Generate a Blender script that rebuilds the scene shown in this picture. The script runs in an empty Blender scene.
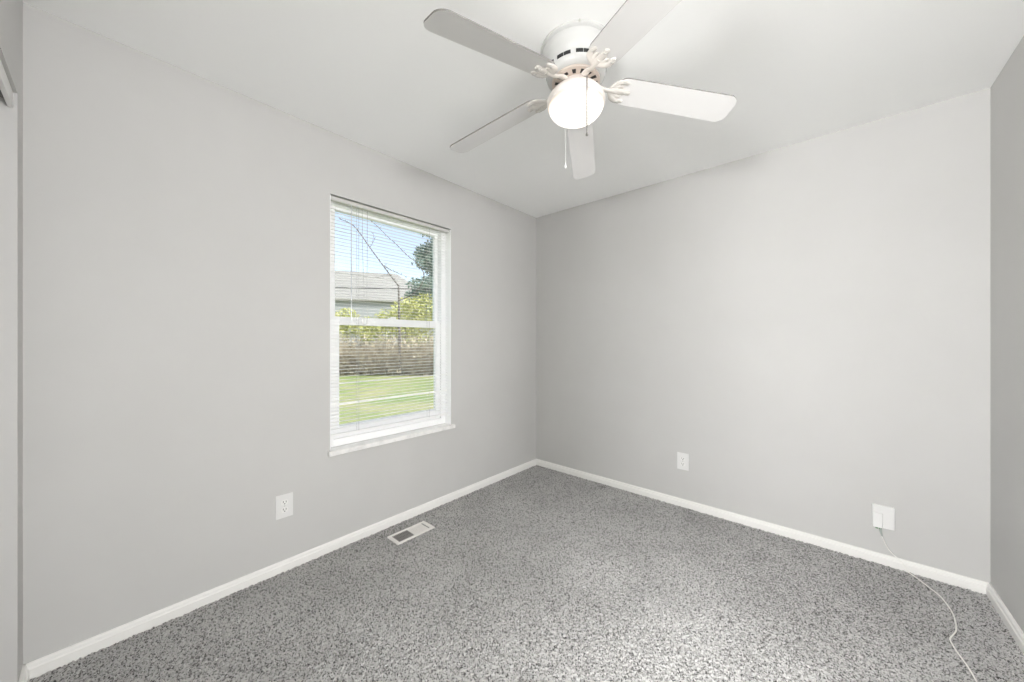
import bpy, math, random
import numpy as np
from mathutils import Vector, Matrix

random.seed(7)
rng = np.random.default_rng(7)
C = bpy.context.scene.collection
SC = bpy.context.scene

# ------------------------------------------------------------------ camera, sky, light, exposure
CAM = Vector((2.164, -2.806, 1.225))
cam_d = bpy.data.cameras.new('camera')
cam = bpy.data.objects.new('camera', cam_d)
C.objects.link(cam)
cam.location = CAM
cam.rotation_euler = (math.radians(90), 0, math.radians(41.5))
cam_d.sensor_width = 36.0
cam_d.lens = 36.0 * 358.0 / 1024.0
cam_d.clip_start = 0.02
SC.camera = cam

SC.view_settings.view_transform = 'Standard'
SC.view_settings.look = 'None'
SC.view_settings.exposure = 0.0
SC.view_settings.gamma = 1.0
SC.view_settings.use_curve_mapping = False
SC.cycles.max_bounces = 14
SC.cycles.diffuse_bounces = 8
SC.cycles.glossy_bounces = 4
SC.cycles.transparent_max_bounces = 16
SC.cycles.use_denoising = True
SC.cycles.sample_clamp_indirect = 6.0

SKY_STRENGTH = 0.30
SUN_STRENGTH = 4.2
BOWL_STRENGTH = 1.35
HALL_WATTS = 110.0
SIDE_WATTS = 74.0

w = bpy.data.worlds.new('sky')
SC.world = w
w.use_nodes = True
nt = w.node_tree
nt.nodes.clear()
sky = nt.nodes.new('ShaderNodeTexSky')
sky.sky_type = 'NISHITA'
sky.sun_disc = False
sky.sun_elevation = math.radians(42)
sky.sun_rotation = math.radians(70)
sky.air_density = 1.0
sky.dust_density = 1.5
sky.ozone_density = 1.2
bg = nt.nodes.new('ShaderNodeBackground')
bg.inputs['Strength'].default_value = SKY_STRENGTH
wo = nt.nodes.new('ShaderNodeOutputWorld')
hs = nt.nodes.new('ShaderNodeHueSaturation')
hs.inputs['Saturation'].default_value = 0.62
nt.links.new(sky.outputs[0], hs.inputs['Color'])
nt.links.new(hs.outputs[0], bg.inputs[0])
nt.links.new(bg.outputs[0], wo.inputs[0])

sd = bpy.data.lights.new('sun', 'SUN')
sd.energy = SUN_STRENGTH
sd.angle = math.radians(1.0)
sd.color = (1.0, 0.95, 0.86)
sun = bpy.data.objects.new('sun', sd)
C.objects.link(sun)
sun.rotation_euler = Vector((0.75, 0.25, 0.68)).to_track_quat('Z', 'Y').to_euler()
sun.location = (6, 2, 8)

# added fill lamp out of view, shining in through an added hall doorway
hd = bpy.data.lights.new('hall_fill', 'AREA')
hd.shape = 'RECTANGLE'
hd.size = 0.7
hd.size_y = 0.55
hd.energy = HALL_WATTS
hd.color = (0.995, 0.995, 1.0)
hl = bpy.data.objects.new('hall_fill', hd)
C.objects.link(hl)
hl.location = (1.88, -4.30, 1.60)
hl.rotation_euler = (math.radians(92), 0, math.radians(-14))      # facing in through the doorway

# second added fill lamp, unseen behind an added opening in the right-hand wall
hd2 = bpy.data.lights.new('side_fill', 'AREA')
hd2.shape = 'RECTANGLE'
hd2.size = 1.1
hd2.size_y = 0.55
hd2.energy = SIDE_WATTS
hd2.color = (0.995, 0.995, 1.0)
hl2 = bpy.data.objects.new('side_fill', hd2)
C.objects.link(hl2)
hl2.location = (4.35, -2.40, 1.60)
hl2.rotation_euler = (math.radians(92), 0, math.radians(82))     # faces in through the doorway, towards the far corner

# ------------------------------------------------------------------ materials
def mat(name, col, rough=0.5, metal=0.0, spec=0.5, emit=None, es=0.0, coat=0.0):
    m = bpy.data.materials.new(name)
    m.use_nodes = True
    b = m.node_tree.nodes['Principled BSDF']
    b.inputs['Base Color'].default_value = (*col, 1)
    b.inputs['Roughness'].default_value = rough
    b.inputs['Metallic'].default_value = metal
    b.inputs['Specular IOR Level'].default_value = spec
    b.inputs['Coat Weight'].default_value = coat
    if emit:
        b.inputs['Emission Color'].default_value = (*emit, 1)
        b.inputs['Emission Strength'].default_value = es
    return m

def N(m, typ, **kw):
    n = m.node_tree.nodes.new(typ)
    for k, v in kw.items():
        if k in n.inputs.keys():
            n.inputs[k].default_value = v
        else:
            setattr(n, k, v)
    return n

def L(m, a, b):
    m.node_tree.links.new(a, b)

def noise_colour(m, c0, c1, scale, detail=4.0, lo=0.35, hi=0.65, rough=0.6):
    tc = N(m, 'ShaderNodeTexCoord')
    n = N(m, 'ShaderNodeTexNoise', Scale=scale, Detail=detail, Roughness=rough)
    L(m, tc.outputs['Object'], n.inputs['Vector'])
    r = N(m, 'ShaderNodeValToRGB')
    r.color_ramp.elements[0].position = lo
    r.color_ramp.elements[0].color = (*c0, 1)
    r.color_ramp.elements[1].position = hi
    r.color_ramp.elements[1].color = (*c1, 1)
    L(m, n.outputs['Fac'], r.inputs['Fac'])
    L(m, r.outputs['Color'], m.node_tree.nodes['Principled BSDF'].inputs['Base Color'])
    return r

def bump(m, scale, strength, dist=0.002, detail=3.0):
    tc = N(m, 'ShaderNodeTexCoord')
    n = N(m, 'ShaderNodeTexNoise', Scale=scale, Detail=detail)
    L(m, tc.outputs['Object'], n.inputs['Vector'])
    b = N(m, 'ShaderNodeBump', Strength=strength, Distance=dist)
    L(m, n.outputs['Fac'], b.inputs['Height'])
    L(m, b.outputs['Normal'], m.node_tree.nodes['Principled BSDF'].inputs['Normal'])

M = {}
M['wall'] = mat('wall_paint', (0.59, 0.585, 0.575), 0.6, spec=0.35)
noise_colour(M['wall'], (0.530, 0.524, 0.512), (0.550, 0.544, 0.532), 1.6)
bump(M['wall'], 260, 0.05)
M['ceil'] = mat('ceiling_paint', (0.95, 0.952, 0.945), 0.8, spec=0.25)
bump(M['ceil'], 180, 0.06)
M['trim'] = mat('trim_paint', (0.82, 0.81, 0.785), 0.35)
M['vinyl'] = mat('window_vinyl', (0.92, 0.92, 0.92), 0.35)
M['sill'] = mat('sill_stone', (0.80, 0.79, 0.77), 0.3)
noise_colour(M['sill'], (0.70, 0.69, 0.67), (0.86, 0.85, 0.83), 14, lo=0.3, hi=0.55)
M['blind'] = mat('blind_aluminium', (0.90, 0.90, 0.89), 0.4)
M['headrail'] = mat('blind_headrail', (0.56, 0.56, 0.53), 0.4)  # shade on the white headrail is put into this grey
M['cord'] = mat('cord', (0.45, 0.45, 0.44), 0.7)
M['wand'] = mat('clear_wand', (0.62, 0.64, 0.66), 0.2)
M['plate'] = mat('white_plastic', (0.74, 0.735, 0.725), 0.4)
M['recept'] = mat('receptacle_plastic', (0.80, 0.795, 0.775), 0.35)
M['dark'] = mat('dark_slot', (0.02, 0.02, 0.02), 0.7)
M['screw'] = mat('screw', (0.55, 0.55, 0.52), 0.35, metal=0.6)
M['fan'] = mat('fan_enamel', (0.56, 0.56, 0.548), 0.3)
M['fan_arm'] = mat('fan_bracket', (0.80, 0.765, 0.72), 0.25, metal=0.25)
M['fly'] = mat('fan_flywheel', (0.62, 0.54, 0.48), 0.45, metal=0.2)
M['cap'] = mat('fan_fitter', (0.70, 0.65, 0.61), 0.35)
M['blade'] = mat('fan_blade', (0.71, 0.70, 0.69), 0.6)
M['blade_edge'] = mat('blade_edge', (0.20, 0.19, 0.18), 0.6)
M['bowl'] = mat('frosted_glass', (0.45, 0.43, 0.40), 0.3, emit=(1.0, 0.94, 0.86), es=BOWL_STRENGTH)
bm_ = M['bowl']
tc = N(bm_, 'ShaderNodeTexCoord'); sx = N(bm_, 'ShaderNodeSeparateXYZ')
L(bm_, tc.outputs['Generated'], sx.inputs[0])
r0_ = N(bm_, 'ShaderNodeValToRGB')
r0_.color_ramp.elements[0].position = 0.55; r0_.color_ramp.elements[0].color = (1.0, 0.94, 0.86, 1)
r0_.color_ramp.elements[1].position = 0.98; r0_.color_ramp.elements[1].color = (0.20, 0.155, 0.12, 1)
L(bm_, sx.outputs[2], r0_.inputs['Fac'])
L(bm_, r0_.outputs['Color'], bm_.node_tree.nodes['Principled BSDF'].inputs['Emission Color'])
M['chain'] = mat('bead_chain', (0.16, 0.15, 0.14), 0.5, metal=0.3)
M['white_chain'] = mat('white_chain', (0.80, 0.79, 0.77), 0.4)
M['cable'] = mat('white_cable', (0.80, 0.79, 0.75), 0.5)
M['boot'] = mat('grey_boot', (0.42, 0.46, 0.43), 0.5)
M['green'] = mat('green_connector', (0.10, 0.22, 0.10), 0.45)
M['register'] = mat('register_enamel', (0.82, 0.80, 0.77), 0.35)
M['door'] = mat('door_paint', (0.74, 0.735, 0.72), 0.4)
M['slab'] = mat('subfloor', (0.30, 0.29, 0.27), 0.9)
M['track'] = mat('door_track', (0.30, 0.30, 0.29), 0.5, metal=0.6)

# clear pane: mostly see-through, a little mirror
g = bpy.data.materials.new('clear_pane')
g.use_nodes = True
g.node_tree.nodes.clear()
tr = N(g, 'ShaderNodeBsdfTransparent')
tr.inputs['Color'].default_value = (0.97, 0.985, 0.98, 1)
gl = N(g, 'ShaderNodeBsdfGlossy', Roughness=0.02)
mx = N(g, 'ShaderNodeMixShader', Fac=0.05)
go = N(g, 'ShaderNodeOutputMaterial')
L(g, tr.outputs[0], mx.inputs[1]); L(g, gl.outputs[0], mx.inputs[2]); L(g, mx.outputs[0], go.inputs[0])
M['glass'] = g

# carpet: many-toned grey yarn, brushed patches
m = mat('carpet_yarn', (0.3, 0.3, 0.3), 1.0, spec=0.0)
tc = N(m, 'ShaderNodeTexCoord')
vo = N(m, 'ShaderNodeTexVoronoi', Scale=230.0)
L(m, tc.outputs['Object'], vo.inputs['Vector'])
sep = N(m, 'ShaderNodeSeparateColor')
L(m, vo.outputs['Color'], sep.inputs[0])
rp = N(m, 'ShaderNodeValToRGB')
cr = rp.color_ramp
cr.elements[0].position = 0.0; cr.elements[0].color = (0.05, 0.049, 0.047, 1)
cr.elements[1].position = 1.0; cr.elements[1].color = (0.50, 0.493, 0.482, 1)
e = cr.elements.new(0.17); e.color = (0.20, 0.196, 0.19, 1)
e = cr.elements.new(0.34); e.color = (0.41, 0.404, 0.395, 1)
L(m, sep.outputs[0], rp.inputs['Fac'])
ns = N(m, 'ShaderNodeTexNoise', Scale=3.2, Detail=3.0)
L(m, tc.outputs['Object'], ns.inputs['Vector'])
mr = N(m, 'ShaderNodeMapRange')
mr.inputs['From Min'].default_value = 0.3; mr.inputs['From Max'].default_value = 0.7
mr.inputs['To Min'].default_value = 0.90; mr.inputs['To Max'].default_value = 1.08
L(m, ns.outputs['Fac'], mr.inputs['Value'])
ml = N(m, 'ShaderNodeMix', data_type='RGBA', blend_type='MULTIPLY')
ml.inputs[0].default_value = 1.0
L(m, rp.outputs['Color'], ml.inputs[6]); L(m, mr.outputs[0], ml.inputs[7])
L(m, ml.outputs[2], m.node_tree.nodes['Principled BSDF'].inputs['Base Color'])
M['carpet'] = m

# outdoors
M['grass'] = mat('lawn_grass', (0.2, 0.3, 0.1), 0.9, spec=0.1)
noise_colour(M['grass'], (0.25, 0.35, 0.11), (0.45, 0.44, 0.22), 0.55, 6.0, 0.36, 0.64)
M['leaf_yellow'] = mat('spring_leaf', (0.42, 0.47, 0.10), 0.6)
noise_colour(M['leaf_yellow'], (0.46, 0.50, 0.16), (0.74, 0.71, 0.30), 3.0)
M['leaf_dark'] = mat('dark_leaf', (0.10, 0.16, 0.10), 0.7)
noise_colour(M['leaf_dark'], (0.17, 0.25, 0.22), (0.32, 0.41, 0.35), 2.0)  # lightened to bluish grey green, haze put into the leaf colour
M['twig'] = mat('bare_twig', (0.30, 0.25, 0.19), 0.9)
noise_colour(M['twig'], (0.30, 0.25, 0.17), (0.66, 0.58, 0.44), 3.5)
M['bark'] = mat('bark', (0.16, 0.14, 0.13), 0.9)
M['siding'] = mat('house_siding', (0.40, 0.41, 0.43), 0.7)
M['shingle'] = mat('roof_shingle', (0.4, 0.39, 0.37), 0.9)
tc = N(M['shingle'], 'ShaderNodeTexCoord')
wv = N(M['shingle'], 'ShaderNodeTexWave', Scale=1.1, Distortion=0.6, Detail=2.0)
wv.bands_direction = 'Z'
L(M['shingle'], tc.outputs['Object'], wv.inputs['Vector'])
r2 = N(M['shingle'], 'ShaderNodeValToRGB')
r2.color_ramp.elements[0].color = (0.31, 0.30, 0.28, 1)
r2.color_ramp.elements[1].color = (0.42, 0.405, 0.38, 1)
L(M['shingle'], wv.outputs['Fac'], r2.inputs['Fac'])
L(M['shingle'], r2.outputs['Color'], M['shingle'].node_tree.nodes['Principled BSDF'].inputs['Base Color'])
M['far_glass'] = mat('house_glass', (0.12, 0.14, 0.17), 0.1)
M['wire'] = mat('black_wire', (0.10, 0.10, 0.10), 0.6)

# ------------------------------------------------------------------ mesh helpers
class MB:
    """Collects shapes; build() links them as ONE mesh object."""
    def __init__(self):
        self.v, self.f, self.mi = [], [], []
    def add(self, vs, fs, mi=0):
        o = len(self.v)
        self.v += [tuple(p) for p in vs]
        self.f += [tuple(i + o for i in q) for q in fs]
        self.mi += [mi] * len(fs)
        return self
    def box(self, a, b, mi=0):
        x0, y0, z0 = a; x1, y1, z1 = b
        x0, x1 = sorted((x0, x1)); y0, y1 = sorted((y0, y1)); z0, z1 = sorted((z0, z1))
        vs = [(x0,y0,z0),(x1,y0,z0),(x1,y1,z0),(x0,y1,z0),(x0,y0,z1),(x1,y0,z1),(x1,y1,z1),(x0,y1,z1)]
        return self.add(vs, [(0,3,2,1),(4,5,6,7),(0,1,5,4),(1,2,6,5),(2,3,7,6),(3,0,4,7)], mi)
    def lathe(self, prof, n=48, c=(0, 0, 0), mi=0):
        vs, fs = [], []
        k = len(prof)
        for i in range(n):
            a = 2 * math.pi * i / n
            for r, z in prof:
                vs.append((c[0] + r * math.cos(a), c[1] + r * math.sin(a), c[2] + z))
        for i in range(n):
            j = (i + 1) % n
            for q in range(k - 1):
                fs.append((i*k+q, j*k+q, j*k+q+1, i*k+q+1))
        return self.add(vs, fs, mi)
    def tube(self, pts, r, n=8, mi=0, flat=1.0):
        """Sweep along pts; r a number or one per point; flat squashes the section vertically."""
        pts = [Vector(p) for p in pts]
        rs = r if isinstance(r, (list, tuple)) else [r] * len(pts)
        vs, fs = [], []
        for i, p in enumerate(pts):
            d = (pts[min(i+1, len(pts)-1)] - pts[max(i-1, 0)]).normalized()
            s = d.cross(Vector((0, 0, 1)))
            if s.length < 1e-4:
                s = Vector((1, 0, 0))
            s.normalize()
            u = s.cross(d).normalized()
            for k in range(n):
                a = 2 * math.pi * k / n
                vs.append(p + s * (rs[i] * math.cos(a)) + u * (rs[i] * flat * math.sin(a)))
        for i in range(len(pts) - 1):
            for k in range(n):
                k2 = (k + 1) % n
                fs.append((i*n+k, i*n+k2, (i+1)*n+k2, (i+1)*n+k))
        fs.append(tuple(range(n - 1, -1, -1)))
        e = (len(pts) - 1) * n
        fs.append(tuple(e + k for k in range(n)))
        return self.add(vs, fs, mi)
    def prism(self, outline, axis, a, b, mi=0):
        """Extrude a 2-D outline along an axis (0,1,2) from a to b."""
        n = len(outline)
        def P(p, t):
            q = list(p); q.insert(axis, t); return tuple(q)
        vs = [P(p, a) for p in outline] + [P(p, b) for p in outline]
        fs = [tuple(range(n - 1, -1, -1)), tuple(range(n, 2 * n))]
        fs += [(i, (i+1) % n, n + (i+1) % n, n + i) for i in range(n)]
        return self.add(vs, fs, mi)
    def build(self, name, mats, parent=None, smooth=False, bevel=0.0, origin=None, seg=2):
        if not isinstance(mats, (list, tuple)):
            mats = [mats]
        me = bpy.data.meshes.new(name)
        o = bpy.data.objects.new(name, me)
        off = Vector(origin) if origin is not None else Vector((0, 0, 0))
        if parent is not None:
            off = parent.matrix_basis.translation.copy() if origin is None else off
        vs = [tuple(Vector(p) - off) for p in self.v] if off.length else self.v
        me.from_pydata(vs, [], self.f)
        for mm in mats:
            me.materials.append(mm)
        if len(mats) > 1:
            me.polygons.foreach_set('material_index', self.mi)
        import bmesh
        bm = bmesh.new(); bm.from_mesh(me)
        bmesh.ops.recalc_face_normals(bm, faces=bm.faces)
        bm.to_mesh(me); bm.free()
        if smooth:
            me.polygons.foreach_set('use_smooth', [True] * len(me.polygons))
            me.set_sharp_from_angle(angle=math.radians(38))
        me.update()
        C.objects.link(o)
        if parent is not None:
            o.parent = parent
        else:
            o.location = off
        if bevel:
            b = o.modifiers.new('bevel', 'BEVEL')
            b.width = bevel; b.segments = seg; b.limit_method = 'ANGLE'
        return o

def empty(name, loc):
    o = bpy.data.objects.new(name, None)
    o.empty_display_size = 0.1
    o.location = loc
    C.objects.link(o)
    return o

def tag(o, label=None, cat=None, group=None, kind=None):
    if label: o['label'] = label
    if cat: o['category'] = cat
    if group: o['group'] = group
    if kind: o['kind'] = kind
    return o

def sub(mb, name, mats, part, **kw):
    """A sub-part: parts have identity transforms under their thing, so world coords minus the thing's base."""
    root = part.parent
    base = root.matrix_basis.translation if root else part.matrix_basis.translation
    o = mb.build(name, mats, None, origin=base, **kw)
    o.location = (0, 0, 0)
    o.parent = part
    return o

def slab_cells(u, v, holes):
    us = sorted({u[0], u[1], *[h[0] for h in holes], *[h[1] for h in holes]})
    vs = sorted({v[0], v[1], *[h[2] for h in holes], *[h[3] for h in holes]})
    for i in range(len(us) - 1):
        for j in range(len(vs) - 1):
            cu, cv = (us[i] + us[i+1]) / 2, (vs[j] + vs[j+1]) / 2
            if not any(h[0] < cu < h[1] and h[2] < cv < h[3] for h in holes):
                yield us[i], us[i+1], vs[j], vs[j+1]

def structure(o, label=None, cat=None):
    return tag(o, label, cat, kind='structure')

# ------------------------------------------------------------------ the room
W, D, H = 2.745, 3.007, 2.44
WY0, WY1, WZ0, WZ1 = -1.951, -1.064, 0.570, 2.080      # window opening in the left wall

REG = (0.128, 0.238, -1.650, -1.406)                    # duct hole under the floor register
mb = MB()
for a, b, c, d in slab_cells((-0.14, 4.72), (-4.5, 0.12), [REG]):
    mb.box((a, c, -0.2), (b, d, 0.0))
structure(mb.build('floor', M['slab']), 'bedroom subfloor under the grey carpet', 'floor')

mb = MB().box((-0.14, -4.5, H), (4.72, 0.12, H + 0.16))
structure(mb.build('ceiling', M['ceil']), 'flat white painted ceiling around the fan', 'ceiling')

mb = MB()
for a, b, c, d in slab_cells((-D - 0.12, 0.12), (-0.2, H), [(WY0, WY1, WZ0, WZ1)]):
    mb.box((-0.14, a, c), (0.0, b, d))
structure(mb.build('wall_left', M['wall']), 'light grey painted wall with the window in it', 'wall')
mb = MB().box((0, 0, -0.2), (W, 0.12, H))
structure(mb.build('wall_back', M['wall']), 'light grey blank wall right of the corner with two outlets', 'wall')
DS = (-2.93, -1.40, 0.0, 2.06)                            # second added doorway, out of view, lets the side fill lamp in
mb = MB()
for a, b, c, d in slab_cells((-4.5, 0.12), (0.0, H), [DS]):
    mb.box((W, a, c), (W + 0.12, b, d))
structure(mb.build('wall_right', M['wall']), 'light grey wall at the right edge of the room', 'wall')
CL = (0.114, 1.40, 0.0, 2.060)                            # closet opening
DR = (1.62, 2.64, 0.0, 2.06)                             # added doorway, out of view, lets the hall fill lamp in
mb = MB()
for a, b, c, d in slab_cells((0.0, W), (-0.0, H), [CL, DR]):
    mb.box((a, -D - 0.12, c), (b, -D, d))
structure(mb.build('wall_front', M['wall']), 'light grey wall at the left edge with the closet', 'wall')
# shell added around the unseen fill lamps, and the closet shell
mb = MB().box((1.30, -4.5, 0), (W, -4.40, H)).box((1.40, -4.40, 0), (1.52, -D - 0.12, H))
mb.box((4.60, -3.42, 0), (4.72, -0.88, H)).box((W + 0.12, -1.00, 0), (4.60, -0.88, H)).box((W + 0.12, -3.42, 0), (4.60, -3.30, H))
structure(mb.build('wall_added_hall', M['ceil']), 'white wall added around the fill lamps, out of view', 'wall')
mb = MB().box((-0.14, -3.80, 0), (1.40, -3.70, H)).box((-0.14, -3.70, 0), (0.0, -D - 0.12, H))
structure(mb.build('wall_closet', M['wall']), 'grey inside wall of the closet', 'wall')

# baseboards
PROF = [(0, 0.0), (0.016, 0.0), (0.016, 0.044), (0.012, 0.048), (0.011, 0.058), (0.006, 0.064), (0, 0.064)]
def baseboard(name, axis, a, b, at, sgn, label):
    mb = MB()
    if axis == 1:      # runs along Y on a wall x = at
        mb.prism([(at + sgn * p, z) for p, z in PROF], 1, a, b)
    else:              # runs along X on a wall y = at
        mb.prism([(at + sgn * p, z) for p, z in PROF], 0, a, b)
    structure(mb.build(name, M['trim']), label, 'baseboard')
baseboard('baseboard_left', 1, -D, 0.0, 0.0, 1, 'white baseboard below the window wall')
baseboard('baseboard_back', 0, 0.0, W, 0.0, -1, 'white baseboard below the wall with two outlets')
baseboard('baseboard_right', 1, -1.33, 0.0, W, -1, 'white baseboard at the right edge')
baseboard('baseboard_front', 0, 0.0, 0.114, -D, 1, 'short white baseboard piece beside the closet casing')

# closet: sliding doors behind a fascia board under the opening's head
d1 = structure(empty('door_1', (0.82, -D - 0.06, 0.01)), 'pale sliding closet doors under a fascia at the left edge', 'door')
MB().box((0.115, -D - 0.080, 0.02), (0.80, -D - 0.050, 2.02)).build('door_panel', M['door'], d1, bevel=0.003)
MB().box((0.77, -D - 0.118, 0.02), (1.399, -D - 0.088, 2.02)).build('door_panel', M['door'], d1, bevel=0.003)
MB().box((0.115, -D - 0.020, 2.006), (1.399, -D - 0.008, 2.0585)).build('track_fascia', M['door'], d1, bevel=0.002)
MB().box((0.115, -D - 0.118, 2.03), (1.399, -D - 0.028, 2.055)).build('track', M['track'], d1)
# casing of the two added doorways
mb = MB()
mb.box((1.55, -D, 2.06), (2.71, -D + 0.015, 2.13))
mb.box((1.55, -D, 0.0), (1.62, -D + 0.015, 2.06))
mb.box((2.64, -D, 0.0), (2.71, -D + 0.015, 2.06))
mb.box((1.62, -D - 0.12, 0.0), (1.63, -D, 2.06)).box((2.63, -D - 0.12, 0.0), (2.64, -D, 2.06)).box((1.63, -D - 0.12, 2.05), (2.63, -D, 2.06))
structure(mb.build('trim_1', M['trim'], bevel=0.003), 'white casing of the added hall doorway, out of view', 'trim')
mb = MB()
mb.box((W, -3.0, 2.06), (W - 0.015, -1.33, 2.13)).box((W, -3.0, 0.0), (W - 0.015, -2.93, 2.06)).box((W, -1.40, 0.0), (W - 0.015, -1.33, 2.06))
mb.box((W, -2.93, 0.0), (W + 0.12, -2.92, 2.06)).box((W, -1.41, 0.0), (W + 0.12, -1.40, 2.06)).box((W, -2.92, 2.05), (W + 0.12, -1.41, 2.06))
structure(mb.build('trim_2', M['trim'], bevel=0.003), 'white casing of the added side doorway, out of view', 'trim')

# carpet pile: a finely broken surface
step = 0.0031
nx, ny = int(W / step) + 1, int(D / step) + 1
xs = np.linspace(0.0, W, nx); ys = np.linspace(-D, 0.0, ny)
PT = 0.0088                                             # spacing of the yarn tufts
gx_, gy_ = int(W / PT) + 4, int(D / PT) + 4
tx = (np.arange(gx_)[None, :] - 1 + rng.random((gy_, gx_))) * PT
ty = (np.arange(gy_)[:, None] - 1 + rng.random((gy_, gx_))) * PT - D
th_ = 0.0085 + 0.0045 * rng.random((gy_, gx_))
VX, VY = np.meshgrid(xs, ys)
cxi = (VX / PT).astype(int) + 1; cyi = ((VY + D) / PT).astype(int) + 1
best = np.full(VX.shape, 9.0); hgt = np.zeros(VX.shape)
for a_ in (-1, 0, 1):
    for b_ in (-1, 0, 1):
        r_ = np.clip(cyi + a_, 0, gy_ - 1); c_ = np.clip(cxi + b_, 0, gx_ - 1)
        d2 = (VX - tx[r_, c_]) ** 2 + (VY - ty[r_, c_]) ** 2
        m_ = d2 < best
        best = np.where(m_, d2, best); hgt = np.where(m_, th_[r_, c_], hgt)
hgt = hgt * np.clip(1.0 - best / 0.0072 ** 2, 0.0, 1.0) + 0.0012 * rng.random((ny, nx)) + 0.0005
XX, YY = np.meshgrid(xs, ys)
XX = XX + (rng.random((ny, nx)) - 0.5) * step * 0.7
YY = YY + (rng.random((ny, nx)) - 0.5) * step * 0.7
co = np.stack([XX, YY, hgt], -1).reshape(-1, 3).astype(np.float32)
ii = np.arange((ny - 1) * nx).reshape(ny - 1, nx)[:, :-1]
cxm = (xs[:-1] + xs[1:]) / 2; cym = (ys[:-1] + ys[1:]) / 2
inh = ((cxm[None, :] > REG[0]) & (cxm[None, :] < REG[1]) & (cym[:, None] > REG[2]) & (cym[:, None] < REG[3]))
ii = ii[~inh]
quads = np.stack([ii, ii + 1, ii + nx + 1, ii + nx], -1).reshape(-1, 4)
def np_mesh(name, co, faces, m, parent=None):
    k = faces.shape[1]
    me = bpy.data.meshes.new(name)
    me.vertices.add(len(co)); me.vertices.foreach_set('co', np.ascontiguousarray(co, dtype=np.float32).ravel())
    me.loops.add(faces.size); me.loops.foreach_set('vertex_index', faces.astype(np.int32).ravel())
    me.polygons.add(len(faces))
    me.polygons.foreach_set('loop_start', np.arange(0, faces.size, k, dtype=np.int32))
    me.polygons.foreach_set('loop_total', np.full(len(faces), k, dtype=np.int32))
    me.materials.append(m)
    me.update(calc_edges=True); me.validate()
    o = bpy.data.objects.new(name, me); C.objects.link(o)
    if parent is not None: o.parent = parent
    return o
tag(np_mesh('carpet', co, quads, M['carpet']), 'speckled grey cut pile carpet covering the whole bedroom floor', 'carpet', kind='stuff')

# ------------------------------------------------------------------ window
w1 = structure(empty('window_1', (-0.09, (WY0 + WY1) / 2, WZ0)), 'white vinyl single hung window with two sashes and a stone sill', 'window')
def ring(x0, x1, y0, y1, z0, z1, sy, zt, zb):
    """Rectangular frame: side stiles sy wide, top rail zt, bottom rail zb."""
    mb = MB()
    mb.box((x0, y0, z0), (x1, y0 + sy, z1)).box((x0, y1 - sy, z0), (x1, y1, z1))
    mb.box((x0, y0 + sy, z1 - zt), (x1, y1 - sy, z1)).box((x0, y0 + sy, z0), (x1, y1 - sy, z0 + zb))
    return mb
fz0 = 0.588
fr = ring(-0.138, -0.062, WY0 + 0.003, WY1 - 0.003, fz0, WZ1 - 0.003, 0.042, 0.026, 0.045).build('window_frame', M['vinyl'], w1, bevel=0.003)
# jamb lining on the two sides and the head
mb = MB().box((-0.062, WY0, fz0), (-0.001, WY0 + 0.004, WZ1 - 0.003)).box((-0.062, WY1 - 0.004, fz0), (-0.001, WY1, WZ1 - 0.003)).box((-0.062, WY0, WZ1 - 0.004), (-0.034, WY1, WZ1))
mb.build('jamb', M['vinyl'], w1)
iy0, iy1 = WY0 + 0.045, WY1 - 0.045
us = ring(-0.136, -0.108, iy0, iy1, 1.325, WZ1 - 0.028, 0.028, 0.022, 0.048).build('sash', M['vinyl'], w1, bevel=0.003)
sub(MB().box((-0.124, iy0 + 0.026, 1.36), (-0.120, iy1 - 0.026, WZ1 - 0.048)), 'pane', M['glass'], us)
ls = ring(-0.106, -0.078, iy0, iy1, 0.633, 1.375, 0.041, 0.050, 0.070).build('sash', M['vinyl'], w1, bevel=0.003)
sub(MB().box((-0.094, iy0 + 0.039, 0.70), (-0.090, iy1 - 0.039, 1.327)), 'pane', M['glass'], ls)
sub(MB().box((-0.080, -1.53, 1.375), (-0.104, -1.48, 1.384)).box((-0.092, -1.515, 1.384), (-0.098, -1.475, 1.392)), 'sash_lock', M['vinyl'], ls)
MB().box((-0.062, WY0, 0.563), (0.0, WY1, 0.588)).box((0.0, WY0 - 0.014, 0.560), (0.026, WY1 + 0.024, 0.588)).build('window_sill', M['sill'], w1, bevel=0.004)

# ------------------------------------------------------------------ mini blind
BY0, BY1 = -1.944, -1.088
bl = tag(empty('window_blind', (-0.02, (BY0 + BY1) / 2, 0.665)), 'lowered white mini blind with open slats hanging in the window', 'blind')
mb = MB().box((-0.030, BY0 - 0.003, 2.047), (-0.001, BY1 + 0.003, 2.0695))
tag(mb.build('headrail', M['headrail'], bl, bevel=0.002), 'metal headrail with its shade painted in as grey')
mb = MB()
pitch = 0.0206
zs = []
z = 0.705
while z < 2.035:
    zs.append(z); z += pitch
for i, z in enumerate(zs):
    t = math.radians(random.uniform(-3, 3) - 5)
    sag = 0.0
    if abs(z - 0.848) < 0.011: t = math.radians(-70)          # the slat that hangs closed
    if abs(z - 0.965) < 0.011: t = math.radians(-26)
    pts = []
    for s in (-1, -0.5, 0, 0.5, 1):
        u = s * 0.0070; c = 0.0012 * (1 - s * s)
        pts.append((u * math.cos(t) - c * math.sin(t), u * math.sin(t) + c * math.cos(t)))
    th = 0.0007
    out = [(-0.0185 + a, z + b) for a, b in pts] + [(-0.0185 + a + th * math.sin(t), z + b - th * math.cos(t)) for a, b in reversed(pts)]
    mb.prism(out, 1, BY0 + random.uniform(0, 0.001), BY1 - random.uniform(0, 0.001))
mb.build('slats', M['blind'], bl)
MB().box((-0.030, BY0, 0.662), (-0.007, BY1, 0.676)).build('bottom_rail', M['blind'], bl, bevel=0.003)
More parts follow.
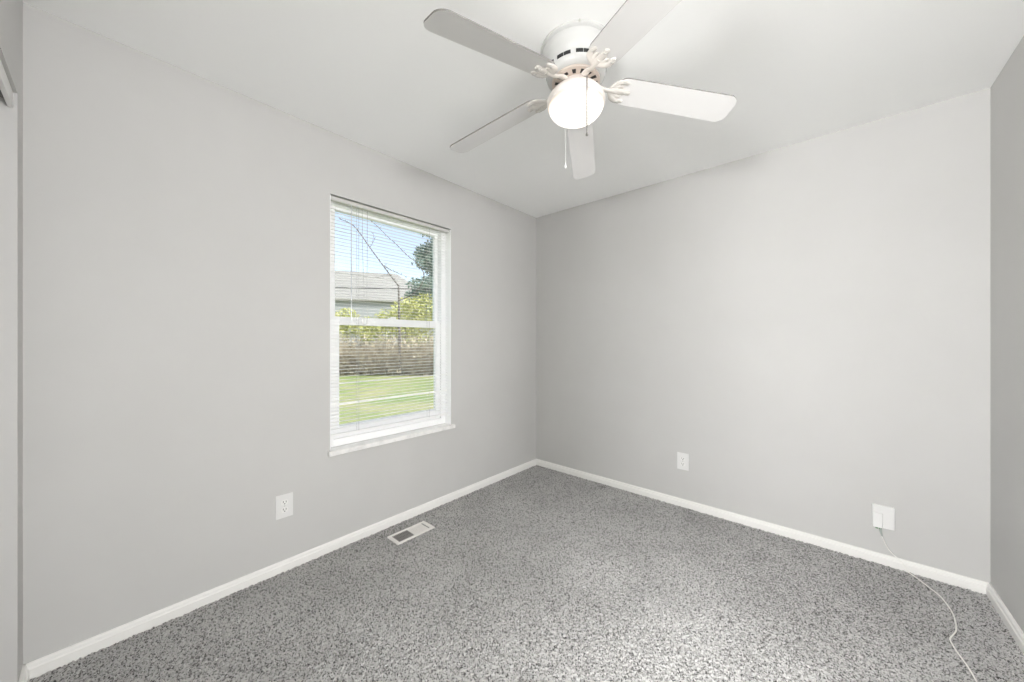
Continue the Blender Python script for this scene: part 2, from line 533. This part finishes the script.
for y in (-1.779, -1.26):
    mb = MB()
    for x in (-0.032, -0.005):
        mb.tube([(x, y, 2.047), (x, y, 0.674)], 0.0011, 6)
    mb.build('ladder_cord', M['cord'], bl)
MB().tube([(-0.001, -1.827, 2.05), (-0.0005, -1.827, 1.70), (0.0, -1.8265, 1.34)], 0.0030, 6).build('tilt_wand', M['wand'], bl)
for y, dy in ((-1.727, -0.001), (-1.760, 0.003)):
    lc = MB().tube([(0.000, y, 2.05), (0.001, y + dy, 1.75), (0.002, y + 4 * dy, 1.52), (0.002, y + dy, 1.36)], 0.0012, 6).build('lift_cord', M['cord'], bl)
    sub(MB().lathe([(0.0, 1.362), (0.003, 1.36), (0.006, 1.335), (0.006, 1.332), (0.0, 1.331)], 12, (0.002, y + dy, 0)), 'tassel', M['plate'], lc, smooth=True)

# ------------------------------------------------------------------ outlets
def outlet(loc, axis, label):
    """Duplex outlet on a wall. axis 'x': faces +X, axis 'y': faces -Y."""
    root = tag(empty('electrical_outlet', loc), label, 'outlet', 'duplex wall outlets')
    o = Vector(loc)
    def P(u, d, z):      # u along the wall, d out of the wall
        return (o.x + d, o.y + u, o.z + z) if axis == 'x' else (o.x + u, o.y - d, o.z + z)
    def bx(mb, u0, u1, d0, d1, z0, z1):
        return mb.box(P(u0, d0, z0), P(u1, d1, z1))
    bx(MB(), -0.040, 0.040, 0.0, 0.006, -0.062, 0.062).build('cover_plate', M['plate'], root, bevel=0.0025)
    for s in (-1, 1):
        zc = s * 0.0195
        oc = []
        for k in range(20):
            a = 2 * math.pi * k / 20
            oc.append((0.0172 * math.cos(a), zc + max(-0.0135, min(0.0135, 0.0172 * math.sin(a)))))
        mb = MB()
        if axis == 'x':
            mb.prism([(o.y + u, o.z + z) for u, z in oc], 0, o.x + 0.005, o.x + 0.0078)
        else:
            mb.prism([(o.x + u, o.z + z) for u, z in oc], 1, o.y - 0.005, o.y - 0.0078)
        rc = mb.build('receptacle', M['recept'], root)
        mb = MB()
        bx(mb, -0.0078, -0.0052, 0.007, 0.0082, zc - 0.001, zc + 0.009)
        bx(mb, 0.0052, 0.0078, 0.007, 0.0082, zc - 0.001, zc + 0.008)
        bx(mb, -0.0025, 0.0025, 0.007, 0.0082, zc - 0.0095, zc - 0.0045)
        sub(mb, 'slot', M['dark'], rc)
    mb = MB()
    bx(mb, -0.0028, 0.0028, 0.005, 0.0072, -0.0028, 0.0028)
    mb.build('screw', M['screw'], root, bevel=0.0008)
    return root
outlet((0.0, -2.184, 0.351), 'x', 'white duplex outlet low on the left wall below and left of the window')
outlet((1.3615, 0.0, 0.341), 'y', 'white duplex outlet low on the back wall right of the room corner')

# fibre wall box with its cable
fo = tag(empty('fiber_outlet', (2.386, 0.0, 0.268)), 'white fiber wall box low on the back wall with a cable plugged in', 'wall box')
MB().box((2.343, -0.020, 0.209), (2.429, 0.0, 0.330)).build('body', M['plate'], fo, bevel=0.003)
mb = MB()
mb.add([(2.343, -0.020, 0.213), (2.384, -0.020, 0.213), (2.384, -0.020, 0.290), (2.343, -0.020, 0.290),
        (2.345, -0.036, 0.213), (2.382, -0.036, 0.213), (2.382, -0.026, 0.286), (2.345, -0.026, 0.286)],
       [(0,3,2,1),(4,5,6,7),(0,1,5,4),(1,2,6,5),(2,3,7,6),(3,0,4,7)])
MB.build(mb, 'cover', M['plate'], fo, bevel=0.002)
for x in (2.360, 2.373):
    MB().box((x - 0.005, -0.033, 0.206), (x + 0.005, -0.022, 0.216)).build('port', M['green'], fo)
cb = tag(empty('fiber_cable', (2.56, -0.40, 0.012)), 'thin white cable from the fiber wall box trailing over the carpet', 'cable')
pth = [(2.373, -0.028, 0.206), (2.376, -0.030, 0.185), (2.381, -0.030, 0.165), (2.395, -0.030, 0.127), (2.417, -0.027, 0.091), (2.447, -0.024, 0.064),
       (2.463, -0.026, 0.040), (2.477, -0.034, 0.018), (2.498, -0.062, 0.015), (2.525, -0.12, 0.0165), (2.559, -0.192, 0.0165), (2.575, -0.295, 0.0165),
       (2.573, -0.381, 0.0165), (2.561, -0.462, 0.0165), (2.534, -0.535, 0.0165), (2.533, -0.575, 0.0165), (2.539, -0.622, 0.0165), (2.551, -0.691, 0.0165),
       (2.557, -0.759, 0.0165), (2.565, -0.90, 0.0165), (2.60, -1.10, 0.0165), (2.68, -1.30, 0.0165)]
def spline(p, n=6):
    p = [Vector(q) for q in p]; out = []
    for i in range(len(p) - 1):
        a, b, c, d = p[max(i-1, 0)], p[i], p[i+1], p[min(i+2, len(p)-1)]
        for k in range(n):
            t = k / n
            out.append(0.5 * ((2*b) + (c - a)*t + (2*a - 5*b + 4*c - d)*t*t + (3*b - a - 3*c + d)*t**3))
    out.append(p[-1]); return out
MB().tube(spline(pth), 0.0024, 8).build('cord', M['cable'], cb, smooth=True)
mb = MB().tube([(2.373, -0.028, 0.212), (2.3735, -0.0285, 0.200), (2.376, -0.030, 0.185), (2.380, -0.030, 0.170)], [0.0055, 0.0055, 0.004, 0.003], 10)
tag(mb.build('plug', M['boot'], cb, smooth=True), 'grey plug with a tapering boot')

# ------------------------------------------------------------------ floor register
fr = tag(empty('floor_register', (0.183, -1.528, 0.010)), 'white metal floor register set in the carpet below the window', 'floor register')
X0, X1, Y0, Y1 = 0.1205, 0.2455, -1.662, -1.394
mb = MB()
zt = 0.0165
mb.box((X0, Y0, 0.008), (X0 + 0.018, Y1, zt)).box((X1 - 0.018, Y0, 0.008), (X1, Y1, zt))
mb.box((X0 + 0.018, Y0, 0.008), (X1 - 0.018, Y0 + 0.022, zt)).box((X0 + 0.018, Y1 - 0.022, 0.008), (X1 - 0.018, Y1, zt))
mb.build('frame', M['register'], fr, bevel=0.003)
MB().box((X0 + 0.018, -1.534, 0.010), (X1 - 0.018, -1.522, 0.016)).build('divider', M['register'], fr)
def louvers(y0, y1, n, name, m):
    mb = MB()
    for i in range(n):
        y = y0 + (i + 0.5) * (y1 - y0) / n
        mb.box((X0 + 0.018, y - 0.0016, 0.006), (X1 - 0.018, y + 0.0016, 0.0148))
    for k in (1, 2):
        x = X0 + 0.018 + k * (X1 - X0 - 0.036) / 3
        mb.box((x - 0.0015, y0, 0.004), (x + 0.0015, y1, 0.013))
    return mb.build(name, m, fr)
tag(louvers(Y0 + 0.022, -1.534, 11, 'louver_bank', mat('louver_shade', (0.30, 0.29, 0.275), 0.5)), 'open louvers on the left half, shade painted in dark')  # darker copy of the enamel, shade of the open half painted in
louvers(-1.522, Y1 - 0.022, 11, 'louver_bank', M['register'])
MB().box((X0 + 0.018, -1.522, 0.0085), (X1 - 0.018, Y1 - 0.022, 0.0115)).build('damper', M['register'], fr)
mb = MB().box((X0 + 0.022, Y1 - 0.034, 0.012), (X1 - 0.022, Y1 - 0.028, 0.0155))
tag(mb.build('lever_slot', M['track'], fr), 'dark lever slot')
mb = MB()
a, b, c, d = REG
mb.box((a, c, -0.15), (a + 0.002, d, 0.004)).box((b - 0.002, c, -0.15), (b, d, 0.004)).box((a, c, -0.15), (b, c + 0.002, 0.004)).box((a, d - 0.002, -0.15), (b, d, 0.004)).box((a, c, -0.152), (b, d, -0.148))
tag(mb.build('duct_boot', M['dark'], fr), 'dark duct below the louvers')

# ------------------------------------------------------------------ ceiling fan
HX, HY = 1.371, -1.507
fan = tag(empty('ceiling_fan', (HX, HY, H)), 'white five blade ceiling fan with a lit glass bowl below the motor', 'ceiling fan')
c0 = (HX, HY, 0)
mb = MB().lathe([(0, 2.44), (0.147, 2.44), (0.1485, 2.436), (0.148, 2.429), (0.144, 2.425), (0.1395, 2.423), (0.1385, 2.414), (0.136, 2.410), (0.1345, 2.398), (0.1335, 2.385),
                 (0.1305, 2.370), (0.1255, 2.362), (0.1235, 2.357), (0.1225, 2.340), (0.1215, 2.328), (0.118, 2.319), (0.111, 2.312), (0.102, 2.309), (0, 2.309)], 72, c0)
hs = mb.build('motor_housing', M['fan'], fan, smooth=True)
mb = MB()
for k in range(20):                                     # ring of cooling slots, in pairs
    a = 2 * math.pi * (k + (0.12 if k % 2 else -0.12)) / 20
    for q in (-1, 0, 1):
        b = a + q * 0.075
        u = Vector((math.cos(b), math.sin(b), 0)); t = Vector((-math.sin(b), math.cos(b), 0))
        p = Vector((HX, HY, 0)) + u * 0.1230
        vs = []
        for dz, rr in ((2.337, 0.0), (2.350, 0.0007)):
            for s in (-1, 1):
                for dd in (-0.004, 0.0007):
                    vs.append(p + t * (s * 0.0046) + u * (dd + rr) + Vector((0, 0, dz)))
        mb.add(vs, [(0,1,3,2),(4,6,7,5),(0,4,5,1),(2,3,7,6),(0,2,6,4),(1,5,7,3)])
sub(mb, 'vent_slots', M['dark'], hs)
for k in range(3):
    a = math.radians(-53 + 120 * k)
    sub(MB().tube([(HX + 0.140 * math.cos(a), HY + 0.140 * math.sin(a), 2.433), (HX + 0.1525 * math.cos(a), HY + 0.1525 * math.sin(a), 2.433)], 0.0042, 10), 'mounting_screw', M['screw'], hs)
mb = MB().lathe([(0.0, 2.309), (0.099, 2.309), (0.099, 2.3005), (0.092, 2.2985), (0.060, 2.2985), (0.0, 2.2985)], 60, c0)
fw = mb.build('flywheel', M['fly'], fan, smooth=True)
mb = MB()
for k in range(15):
    a = math.radians(44.6 + 24 * k + 12)
    u = Vector((math.cos(a), math.sin(a), 0)); t = Vector((-math.sin(a), math.cos(a), 0))
    o = Vector((HX, HY, 0))
    r0, r1 = (0.066, 0.088) if k % 3 else (0.070, 0.084)
    vs = [o + u * r0 - t * 0.006 + Vector((0, 0, 2.2978)), o + u * r1 - t * 0.008 + Vector((0, 0, 2.2978)), o + u * r1 + t * 0.008 + Vector((0, 0, 2.2978)), o + u * r0 + t * 0.006 + Vector((0, 0, 2.2978))]
    vs += [v + Vector((0, 0, 0.002)) for v in vs]
    mb.add(vs, [(0,1,2,3),(7,6,5,4),(0,4,5,1),(1,5,6,2),(2,6,7,3),(3,7,4,0)])
sub(mb, 'slots', M['dark'], fw)
MB().lathe([(0.0, 2.299), (0.058, 2.299), (0.062, 2.292), (0.066, 2.281), (0.078, 2.273), (0.100, 2.258), (0.114, 2.241), (0.1195, 2.228), (0.1200, 2.212), (0.116, 2.208), (0.0, 2.208)], 60, c0).build('light_fitter', M['cap'], fan, smooth=True)
pr = [(0.1145, 2.209)]
for k in range(1, 15):
    a = k / 14 * math.pi / 2
    pr.append((0.1145 * math.cos(a) ** 0.95 if k < 14 else 0.0, 2.209 - 0.066 * math.sin(a)))
tag(MB().lathe(pr, 60, c0).build('glass_bowl', M['bowl'], fan, smooth=True), 'frosted glass bowl, lit warm white')

DROOP, PIT = -0.134, -0.208
def blade_frame(ang):
    h = Vector((math.cos(ang), math.sin(ang), 0)); t = Vector((-math.sin(ang), math.cos(ang), 0)); zz = Vector((0, 0, 1))
    ax = h * math.cos(DROOP) + zz * math.sin(DROOP)
    up = h.cross(t).normalized(); upd = ax.cross(t).normalized()
    T = t * math.cos(PIT) + upd * math.sin(PIT)
    Nn = ax.cross(T).normalized()
    o = Vector((HX, HY, 2.2775)) + h * 0.18
    return h, t, ax, T, Nn, o
def make_blade():
    h, t, ax, T, Nn, o = blade_frame(0.0)
    out = []
    def arc(cx_, cy_, r, a0, a1, n):
        for k in range(n + 1):
            a = math.radians(a0 + (a1 - a0) * k / n)
            out.append((cx_ + r * math.cos(a), cy_ + r * math.sin(a)))
    r0, r1, w0, w1 = 0.165, 0.675, 0.061, 0.065
    arc(r0 + 0.045, -w0 + 0.045, 0.045, 180, 270, 8)
    arc(r1 - 0.040, -w1 + 0.040, 0.040, 270, 360, 8)
    arc(r1 - 0.040, w1 - 0.040, 0.040, 0, 90, 8)
    arc(r0 + 0.045, w0 - 0.045, 0.045, 90, 180, 8)
    n = len(out); th = 0.0055
    vs = [o + ax * (r - 0.18) + T * l for r, l in out] + [o + ax * (r - 0.18) + T * l + Nn * th for r, l in out]
    mb = MB()
    mb.add(vs, [tuple(range(n - 1, -1, -1)), tuple(range(n, 2 * n))], 0)
    mb.f += [(i, (i+1) % n, n + (i+1) % n, n + i) for i in range(n)]
    mb.mi += [1] * n
    b = mb.build('blade', [M['blade'], M['blade_edge']], fan)
    # scrolled bracket under the blade root
    def Q(r, l, d):
        return o + ax * (r - 0.18) + T * l - Nn * d
    mb = MB()
    mb.tube(spline([(HX + 0.066, HY, 2.294), (HX + 0.094, HY, 2.292), (HX + 0.120, HY, 2.281), Q(0.150, 0, 0.006), Q(0.175, 0, 0.005)], 4), [0.015]*4 + [0.014]*4 + [0.0115]*4 + [0.012]*4 + [0.015], 10, flat=0.42)
    mb.tube(spline([Q(0.150, 0, 0.004), Q(0.180, 0, 0.004), Q(0.208, 0, 0.003), Q(0.232, 0, 0.002)], 4), [0.018]*4 + [0.017]*4 + [0.012]*4 + [0.005], 12, flat=0.26)
    for s in (-1, 1):
        mb.tube(spline([Q(0.148, 0, 0.004), Q(0.158, s * 0.020, 0.004), Q(0.168, s * 0.036, 0.004), Q(0.184, s * 0.044, 0.003), Q(0.203, s * 0.043, 0.003), Q(0.212, s * 0.038, 0.002)], 4),
                [0.015]*4 + [0.015]*4 + [0.0135]*4 + [0.012]*4 + [0.0095]*4 + [0.005], 12, flat=0.3)
        mb.tube(spline([Q(0.160, s * 0.012, 0.004), Q(0.180, s * 0.022, 0.003), Q(0.196, s * 0.022, 0.002)], 4), [0.012]*4 + [0.009]*4 + [0.004], 10, flat=0.3)
    arm = mb.build('blade_arm', M['fan_arm'], fan, smooth=True)
    sc = [sub(MB().tube([Q(r, l, 0.0045), Q(r, l, 0.0085)], [0.0055, 0.0035], 10), 'blade_screw', M['screw'], arm) for r, l in ((0.212, 0.0), (0.194, 0.043), (0.194, -0.043))]
    return b, arm, sc
blade, arm, bscrews = make_blade()
for k, (da, dip) in enumerate(((0.0, 0.0), (0.3, 0.010), (0.0, 0.0), (0.0, 0.018), (-1.2, 0.0))):     # each hangs a little differently
    rot = (0.0, dip, math.radians(44.57 + 72 * k + da))
    if k == 0:
        blade.rotation_euler = rot; arm.rotation_euler = rot
    else:
        for o in (blade, arm):
            q = o.copy(); C.objects.link(q); q.parent = fan; q.rotation_euler = rot
            if o is arm:
                for bs in bscrews:
                    s_ = bs.copy(); C.objects.link(s_); s_.parent = q
# pull chains
def chain(x, y, z0, z1, m, pm, pend, label, beads=True):
    mb = MB()
    n = int((z0 - z1) / 0.0058)
    for k in range(n if beads else 0):
        zc = z0 - (k + 0.5) * (z0 - z1) / n
        mb.lathe([(0.0, 0.0028), (0.0021, 0.0020), (0.0030, 0.0), (0.0021, -0.0020), (0.0, -0.0028)], 6, (x, y, zc))
    mb.tube([(x, y, z0), (x, y, z1)], 0.0020 if beads else 0.0007, 5)
    c = mb.build('pull_chain', m, fan)
    tag(c, label)
    mb = MB().lathe([(0.0, z1 + 0.002), (0.0018, z1), (0.0030, z1 - pend * 0.3), (0.0050, z1 - pend * 0.75), (0.0042, z1 - pend * 0.95), (0.0, z1 - pend)], 14, (x, y, 0))
    sub(mb, 'pendant', pm, c, smooth=True)
chain(1.471, -1.590, 2.236, 2.026, M['chain'], M['chain'], 0.016, 'dark bead pull chain in front of the bowl')
chain(1.300, -1.476, 2.250, 2.003, M['white_chain'], M['plate'], 0.022, 'white pull cord with a small white pendant', beads=False)

# ------------------------------------------------------------------ outdoors, seen through the window
GZ = -0.45
mb = MB().box((-90, -50, GZ - 0.3), (-0.14, 70, GZ))
structure(mb.build('ground', M['grass']), 'pale green lawn outside the window', 'lawn')

def leaf_cloud(name, blobs, n, size, m, parent):
    """blobs: (x,y,z,rx,ry,rz); leaves spread mostly near the blob surface."""
    wgt = np.array([b[3] * b[4] * b[5] for b in blobs]); wgt = wgt / wgt.sum()
    idx = rng.choice(len(blobs), n, p=wgt)
    B = np.array(blobs)[idx]
    d = rng.normal(size=(n, 3)); d /= np.linalg.norm(d, axis=1)[:, None]
    r = rng.random(n) ** 0.45
    c = B[:, :3] + d * r[:, None] * B[:, 3:]
    a = rng.normal(size=(n, 3)); a /= np.linalg.norm(a, axis=1)[:, None]
    b = np.cross(a, rng.normal(size=(n, 3))); b /= np.linalg.norm(b, axis=1)[:, None]
    s = size * (0.6 + 0.8 * rng.random(n))[:, None]
    co = np.stack([c - a * s, c + b * s * 0.45, c + a * s, c - b * s * 0.45], 1).reshape(-1, 3)
    f = np.arange(4 * n).reshape(n, 4)
    base = np.array(parent.location)
    return np_mesh(name, co - base, f, m, parent)

def bush(loc, blobs, n, size, m, label, cat, stems=5, h=1.5, name='shrub', group=None):
    root = tag(empty(name, loc), label, cat, group)
    mb = MB()
    for k in range(stems):
        a = random.uniform(0, 6.28)
        bx_, by_ = loc[0] + 0.15 * math.cos(a), loc[1] + 0.15 * math.sin(a)
        e = (loc[0] + 0.7 * math.cos(a), loc[1] + 0.7 * math.sin(a), loc[2] + h * random.uniform(0.8, 1.1))
        mb.tube([(bx_, by_, loc[2] - 0.02), ((bx_ + e[0]) / 2, (by_ + e[1]) / 2, loc[2] + h * 0.55), e], [0.04, 0.03, 0.01], 6)
    mb.build('stem', M['bark'], root)
    leaf_cloud('foliage', blobs, n, size, m, root)
    return root

# positions along the view: fwd * (−1.034..−0.825, 0.42..0.605) from the window
def along(px, dep, z=GZ):
    r = (px - 512) / 358
    a = math.radians(41.5)
    return (CAM.x + dep * (-math.sin(a) + r * math.cos(a)), CAM.y + dep * (math.cos(a) + r * math.sin(a)), z)

p = along(406, 20.8)
bush(p, [(p[0], p[1], 2.5, 0.9, 1.1, 1.3), (p[0] + 0.5, p[1] + 0.9, 2.9, 0.9, 1.1, 1.2), (p[0] + 1.0, p[1] + 1.9, 2.5, 0.9, 1.0, 1.2), (p[0] - 0.5, p[1] - 0.9, 2.1, 0.8, 0.9, 1.0), (p[0] - 0.9, p[1] - 1.7, 1.7, 0.7, 0.8, 0.9), (p[0] + 1.3, p[1] + 2.4, 1.5, 0.8, 1.0, 0.9), (p[0] + 0.3, p[1] + 0.6, 1.3, 0.8, 1.0, 0.7)],
     9000, 0.085, M['leaf_yellow'], 'large yellow green spring shrub outside the window in front of the grey house', 'shrub', 7, 2.9)
q = along(346, 20.8)
bush(q, [(q[0], q[1], 2.2, 0.8, 0.9, 0.95), (q[0] - 0.4, q[1] - 1.2, 2.35, 0.8, 0.9, 0.95), (q[0] + 0.5, q[1] + 1.0, 1.9, 0.7, 0.8, 0.8)],
     4200, 0.08, M['leaf_yellow'], 'low yellow green shrub at the left edge of the window view', 'shrub', 5, 2.2)
ev = along(437, 23)
et = tag(empty('evergreen_tree', ev), 'tall dark evergreen tree at the right edge of the window view', 'tree')
MB().tube([(ev[0], ev[1], GZ - 0.05), (ev[0], ev[1], 4.0), (ev[0], ev[1], 9.5)], [0.22, 0.16, 0.04], 8).build('trunk', M['bark'], et)
blobs = []
for k in range(26):
    z = 2.8 + k * 0.27
    rr = 2.1 * (1 - (k / 40)) * random.uniform(0.75, 1.1)
    a = random.uniform(0, 6.28)
    blobs.append((ev[0] + 0.5 * rr * math.cos(a), ev[1] + 0.5 * rr * math.sin(a), z, rr * 0.8, rr * 0.8, 0.5))
leaf_cloud('foliage', blobs, 13000, 0.12, M['leaf_dark'], et)

# bare young tree whose branches cross the sky
bt = tag(empty('bare_tree', (-13.45, 6.64, GZ)), 'slender bare tree outside with thin branches arching left across the sky', 'tree')
MB().tube(spline([(-13.45, 6.64, GZ - 0.05), (-13.44, 6.62, 0.11), (-13.43, 6.58, 1.76), (-13.46, 6.57, 2.96), (-13.49, 6.57, 3.94)], 4), [0.07]*4 + [0.062]*4 + [0.055]*4 + [0.045]*4 + [0.036], 8).build('trunk', M['bark'], bt)
BR = [([(-13.49, 6.57, 3.90), (-13.72, 6.3, 4.37), (-13.99, 5.98, 4.94), (-14.33, 5.6, 5.65), (-14.7, 5.19, 6.45), (-14.89, 4.94, 6.79), (-15.04, 4.72, 6.91), (-15.2, 4.51, 7.01)], 0.036),
      ([(-13.97, 6.02, 4.88), (-13.68, 6.33, 4.64), (-13.37, 6.52, 4.48), (-13.03, 6.74, 4.3)], 0.022),
      ([(-13.47, 6.58, 3.20), (-13.03, 6.91, 3.41), (-12.63, 7.21, 3.83), (-12.44, 7.3, 4.41), (-12.62, 7.08, 4.92), (-12.97, 6.71, 5.34), (-13.28, 6.36, 5.81), (-13.59, 6.02, 6.23), (-13.87, 5.71, 6.64), (-14.1, 5.43, 6.95)], 0.028),
      ([(-14.36, 5.56, 5.72), (-14.33, 5.75, 6.12), (-14.31, 5.69, 6.44)], 0.013),
      ([(-13.72, 6.30, 4.37), (-13.97, 6.07, 4.42), (-14.13, 5.85, 4.27)], 0.013)]
for pts, r in BR:
    s = spline(pts, 5)
    mb = MB().tube(s, [r * (1 - 0.75 * i / len(s)) for i in range(len(s))], 6)
    for i in range(3, len(s), 2):                       # buds and short twigs
        v = Vector((random.uniform(-1, 1), random.uniform(-1, 1), random.uniform(-0.2, 1))).normalized()
        mb.tube([s[i], s[i] + v * random.uniform(0.08, 0.2)], [0.013, 0.005], 5)
    mb.build('branch', M['bark'], bt)

# brown thicket of bare brush behind the lawn: one mass of twigs
n = 7500
r = rng.random(n)
px = 315 + 145 * r
dep = 17.3 + 1.9 * rng.random(n)
aa = math.radians(41.5); rr_ = (px - 512) / 358
bx_ = CAM.x + dep * (-math.sin(aa) + rr_ * math.cos(aa)); by_ = CAM.y + dep * (math.cos(aa) + rr_ * math.sin(aa))
hh = (1.0 + 1.25 * rng.random(n)) * (0.85 + 0.15 * np.sin(r * 17))
lean = rng.normal(size=(n, 2)) * 0.65
b0 = np.stack([bx_, by_, np.full(n, GZ) + rng.random(n) * 0.9], 1)
b1 = b0 + np.stack([lean[:, 0], lean[:, 1], hh * 0.62], 1)
wd = rng.normal(size=(n, 3)); wd[:, 2] *= 0.2; wd /= np.linalg.norm(wd, axis=1)[:, None]
wd *= (0.010 + 0.014 * rng.random(n))[:, None]
w2 = np.cross(wd, b1 - b0); w2 /= np.linalg.norm(w2, axis=1)[:, None]; w2 *= 0.012
co = np.stack([b0 - wd, b0 + wd, b0 + w2, b1], 1).reshape(-1, 3)
k = np.arange(n)[:, None] * 4
f = np.concatenate([k + np.array([[0, 1, 3]]), k + np.array([[1, 2, 3]]), k + np.array([[2, 0, 3]])])
nl = 9000                                               # dead leaves caught among the twigs
pick = rng.integers(0, n, nl)
lc_ = b0[pick] + np.stack([rng.normal(size=nl) * 0.25, rng.normal(size=nl) * 0.25, rng.random(nl) ** 1.2 * 1.7 - 0.5], 1)
lc_[:, 2] = np.maximum(lc_[:, 2], GZ + 0.04)
tri = lc_[:, None, :] + rng.normal(size=(nl, 3, 3)) * 0.05
f = np.concatenate([f, len(co) + np.arange(3 * nl).reshape(nl, 3)]); co = np.concatenate([co, tri.reshape(-1, 3)])
tag(np_mesh('brush_thicket', co, f, M['twig']), 'brown tangled thicket of leafless brush along the back of the lawn', 'brush', kind='stuff')

# utility wire
u0, u1 = along(280, 19.0, 4.12), along(470, 19.5, 4.02)
tag(MB().tube([u0, ((u0[0]+u1[0])/2, (u0[1]+u1[1])/2, 4.05), u1], 0.026, 6).build('utility_wire', M['wire']), 'dark utility wire crossing the window view in front of the grey roof', 'wire')

# neighbour's house
P1 = Vector((-35.5, 6.5, 0)); P2 = Vector((-29.9, 16.9, 0))
dx = (P2 - P1).normalized(); nrm = Vector((dx.y, -dx.x, 0))          # nrm points towards the bedroom
if nrm.dot(Vector((CAM.x, CAM.y, 0)) - P1) < 0: nrm = -nrm
EZ, RZ, HW = 4.9, 7.9, 4.5
nh = tag(empty('neighbor_house', (P1.x, P1.y, GZ)), 'neighboring house with a long grey shingle roof beyond the lawn', 'house')
A = P1 - dx * 6; B = P2 + dx * 2.6
def hp(base, off, z): return tuple(base + nrm * off + Vector((0, 0, z)))
vs = [hp(A, HW - .4, GZ), hp(B, HW - .4, GZ), hp(B, -HW + .4, GZ), hp(A, -HW + .4, GZ)]
vs += [(x, y, EZ) for x, y, z in vs]
MB().add(vs, [(0,1,2,3),(4,5,6,7),(0,1,5,4),(1,2,6,5),(2,3,7,6),(3,0,4,7)]).build('house_wall', M['siding'], nh)
Bo = B + dx * 0.4; Ao = A - dx * 0.4
Rb = P2 + dx * -0.6; Ra = A + dx * 3
vs = [hp(Ao, HW, EZ - .1), hp(Bo, HW, EZ - .1), hp(Bo, -HW, EZ - .1), hp(Ao, -HW, EZ - .1), hp(Ra, 0, RZ), hp(Rb, 0, RZ), hp(Ao, HW, EZ - .25), hp(Bo, HW, EZ - .25), hp(Bo, -HW, EZ - .25), hp(Ao, -HW, EZ - .25)]
MB().add(vs, [(0,1,5,4),(1,2,5),(2,3,4,5),(3,0,4),(6,7,1,0),(7,8,2,1),(8,9,3,2),(9,6,0,3),(9,8,7,6)]).build('roof', M['shingle'], nh)
for k in range(2):
    s = A + dx * (2.5 + 4.2 * k)
    def wq(u, off, z): return tuple(s + dx * u + nrm * (HW - .4 + off) + Vector((0, 0, z)))
    vs = [wq(-.6, -.02, 2.4), wq(.6, -.02, 2.4), wq(.6, -.02, 3.8), wq(-.6, -.02, 3.8), wq(-.6, .06, 2.4), wq(.6, .06, 2.4), wq(.6, .06, 3.8), wq(-.6, .06, 3.8)]
    wf = MB().add(vs, [(0,3,2,1),(4,5,6,7),(0,1,5,4),(1,2,6,5),(2,3,7,6),(3,0,4,7)]).build('window', M['trim'], nh)
    vs = [wq(-.5, .03, 2.5), wq(.5, .03, 2.5), wq(.5, .03, 3.7), wq(-.5, .03, 3.7), wq(-.5, .075, 2.5), wq(.5, .075, 2.5), wq(.5, .075, 3.7), wq(-.5, .075, 3.7)]
    sub(MB().add(vs, [(0,3,2,1),(4,5,6,7),(0,1,5,4),(1,2,6,5),(2,3,7,6),(3,0,4,7)]), 'pane', M['far_glass'], wf)
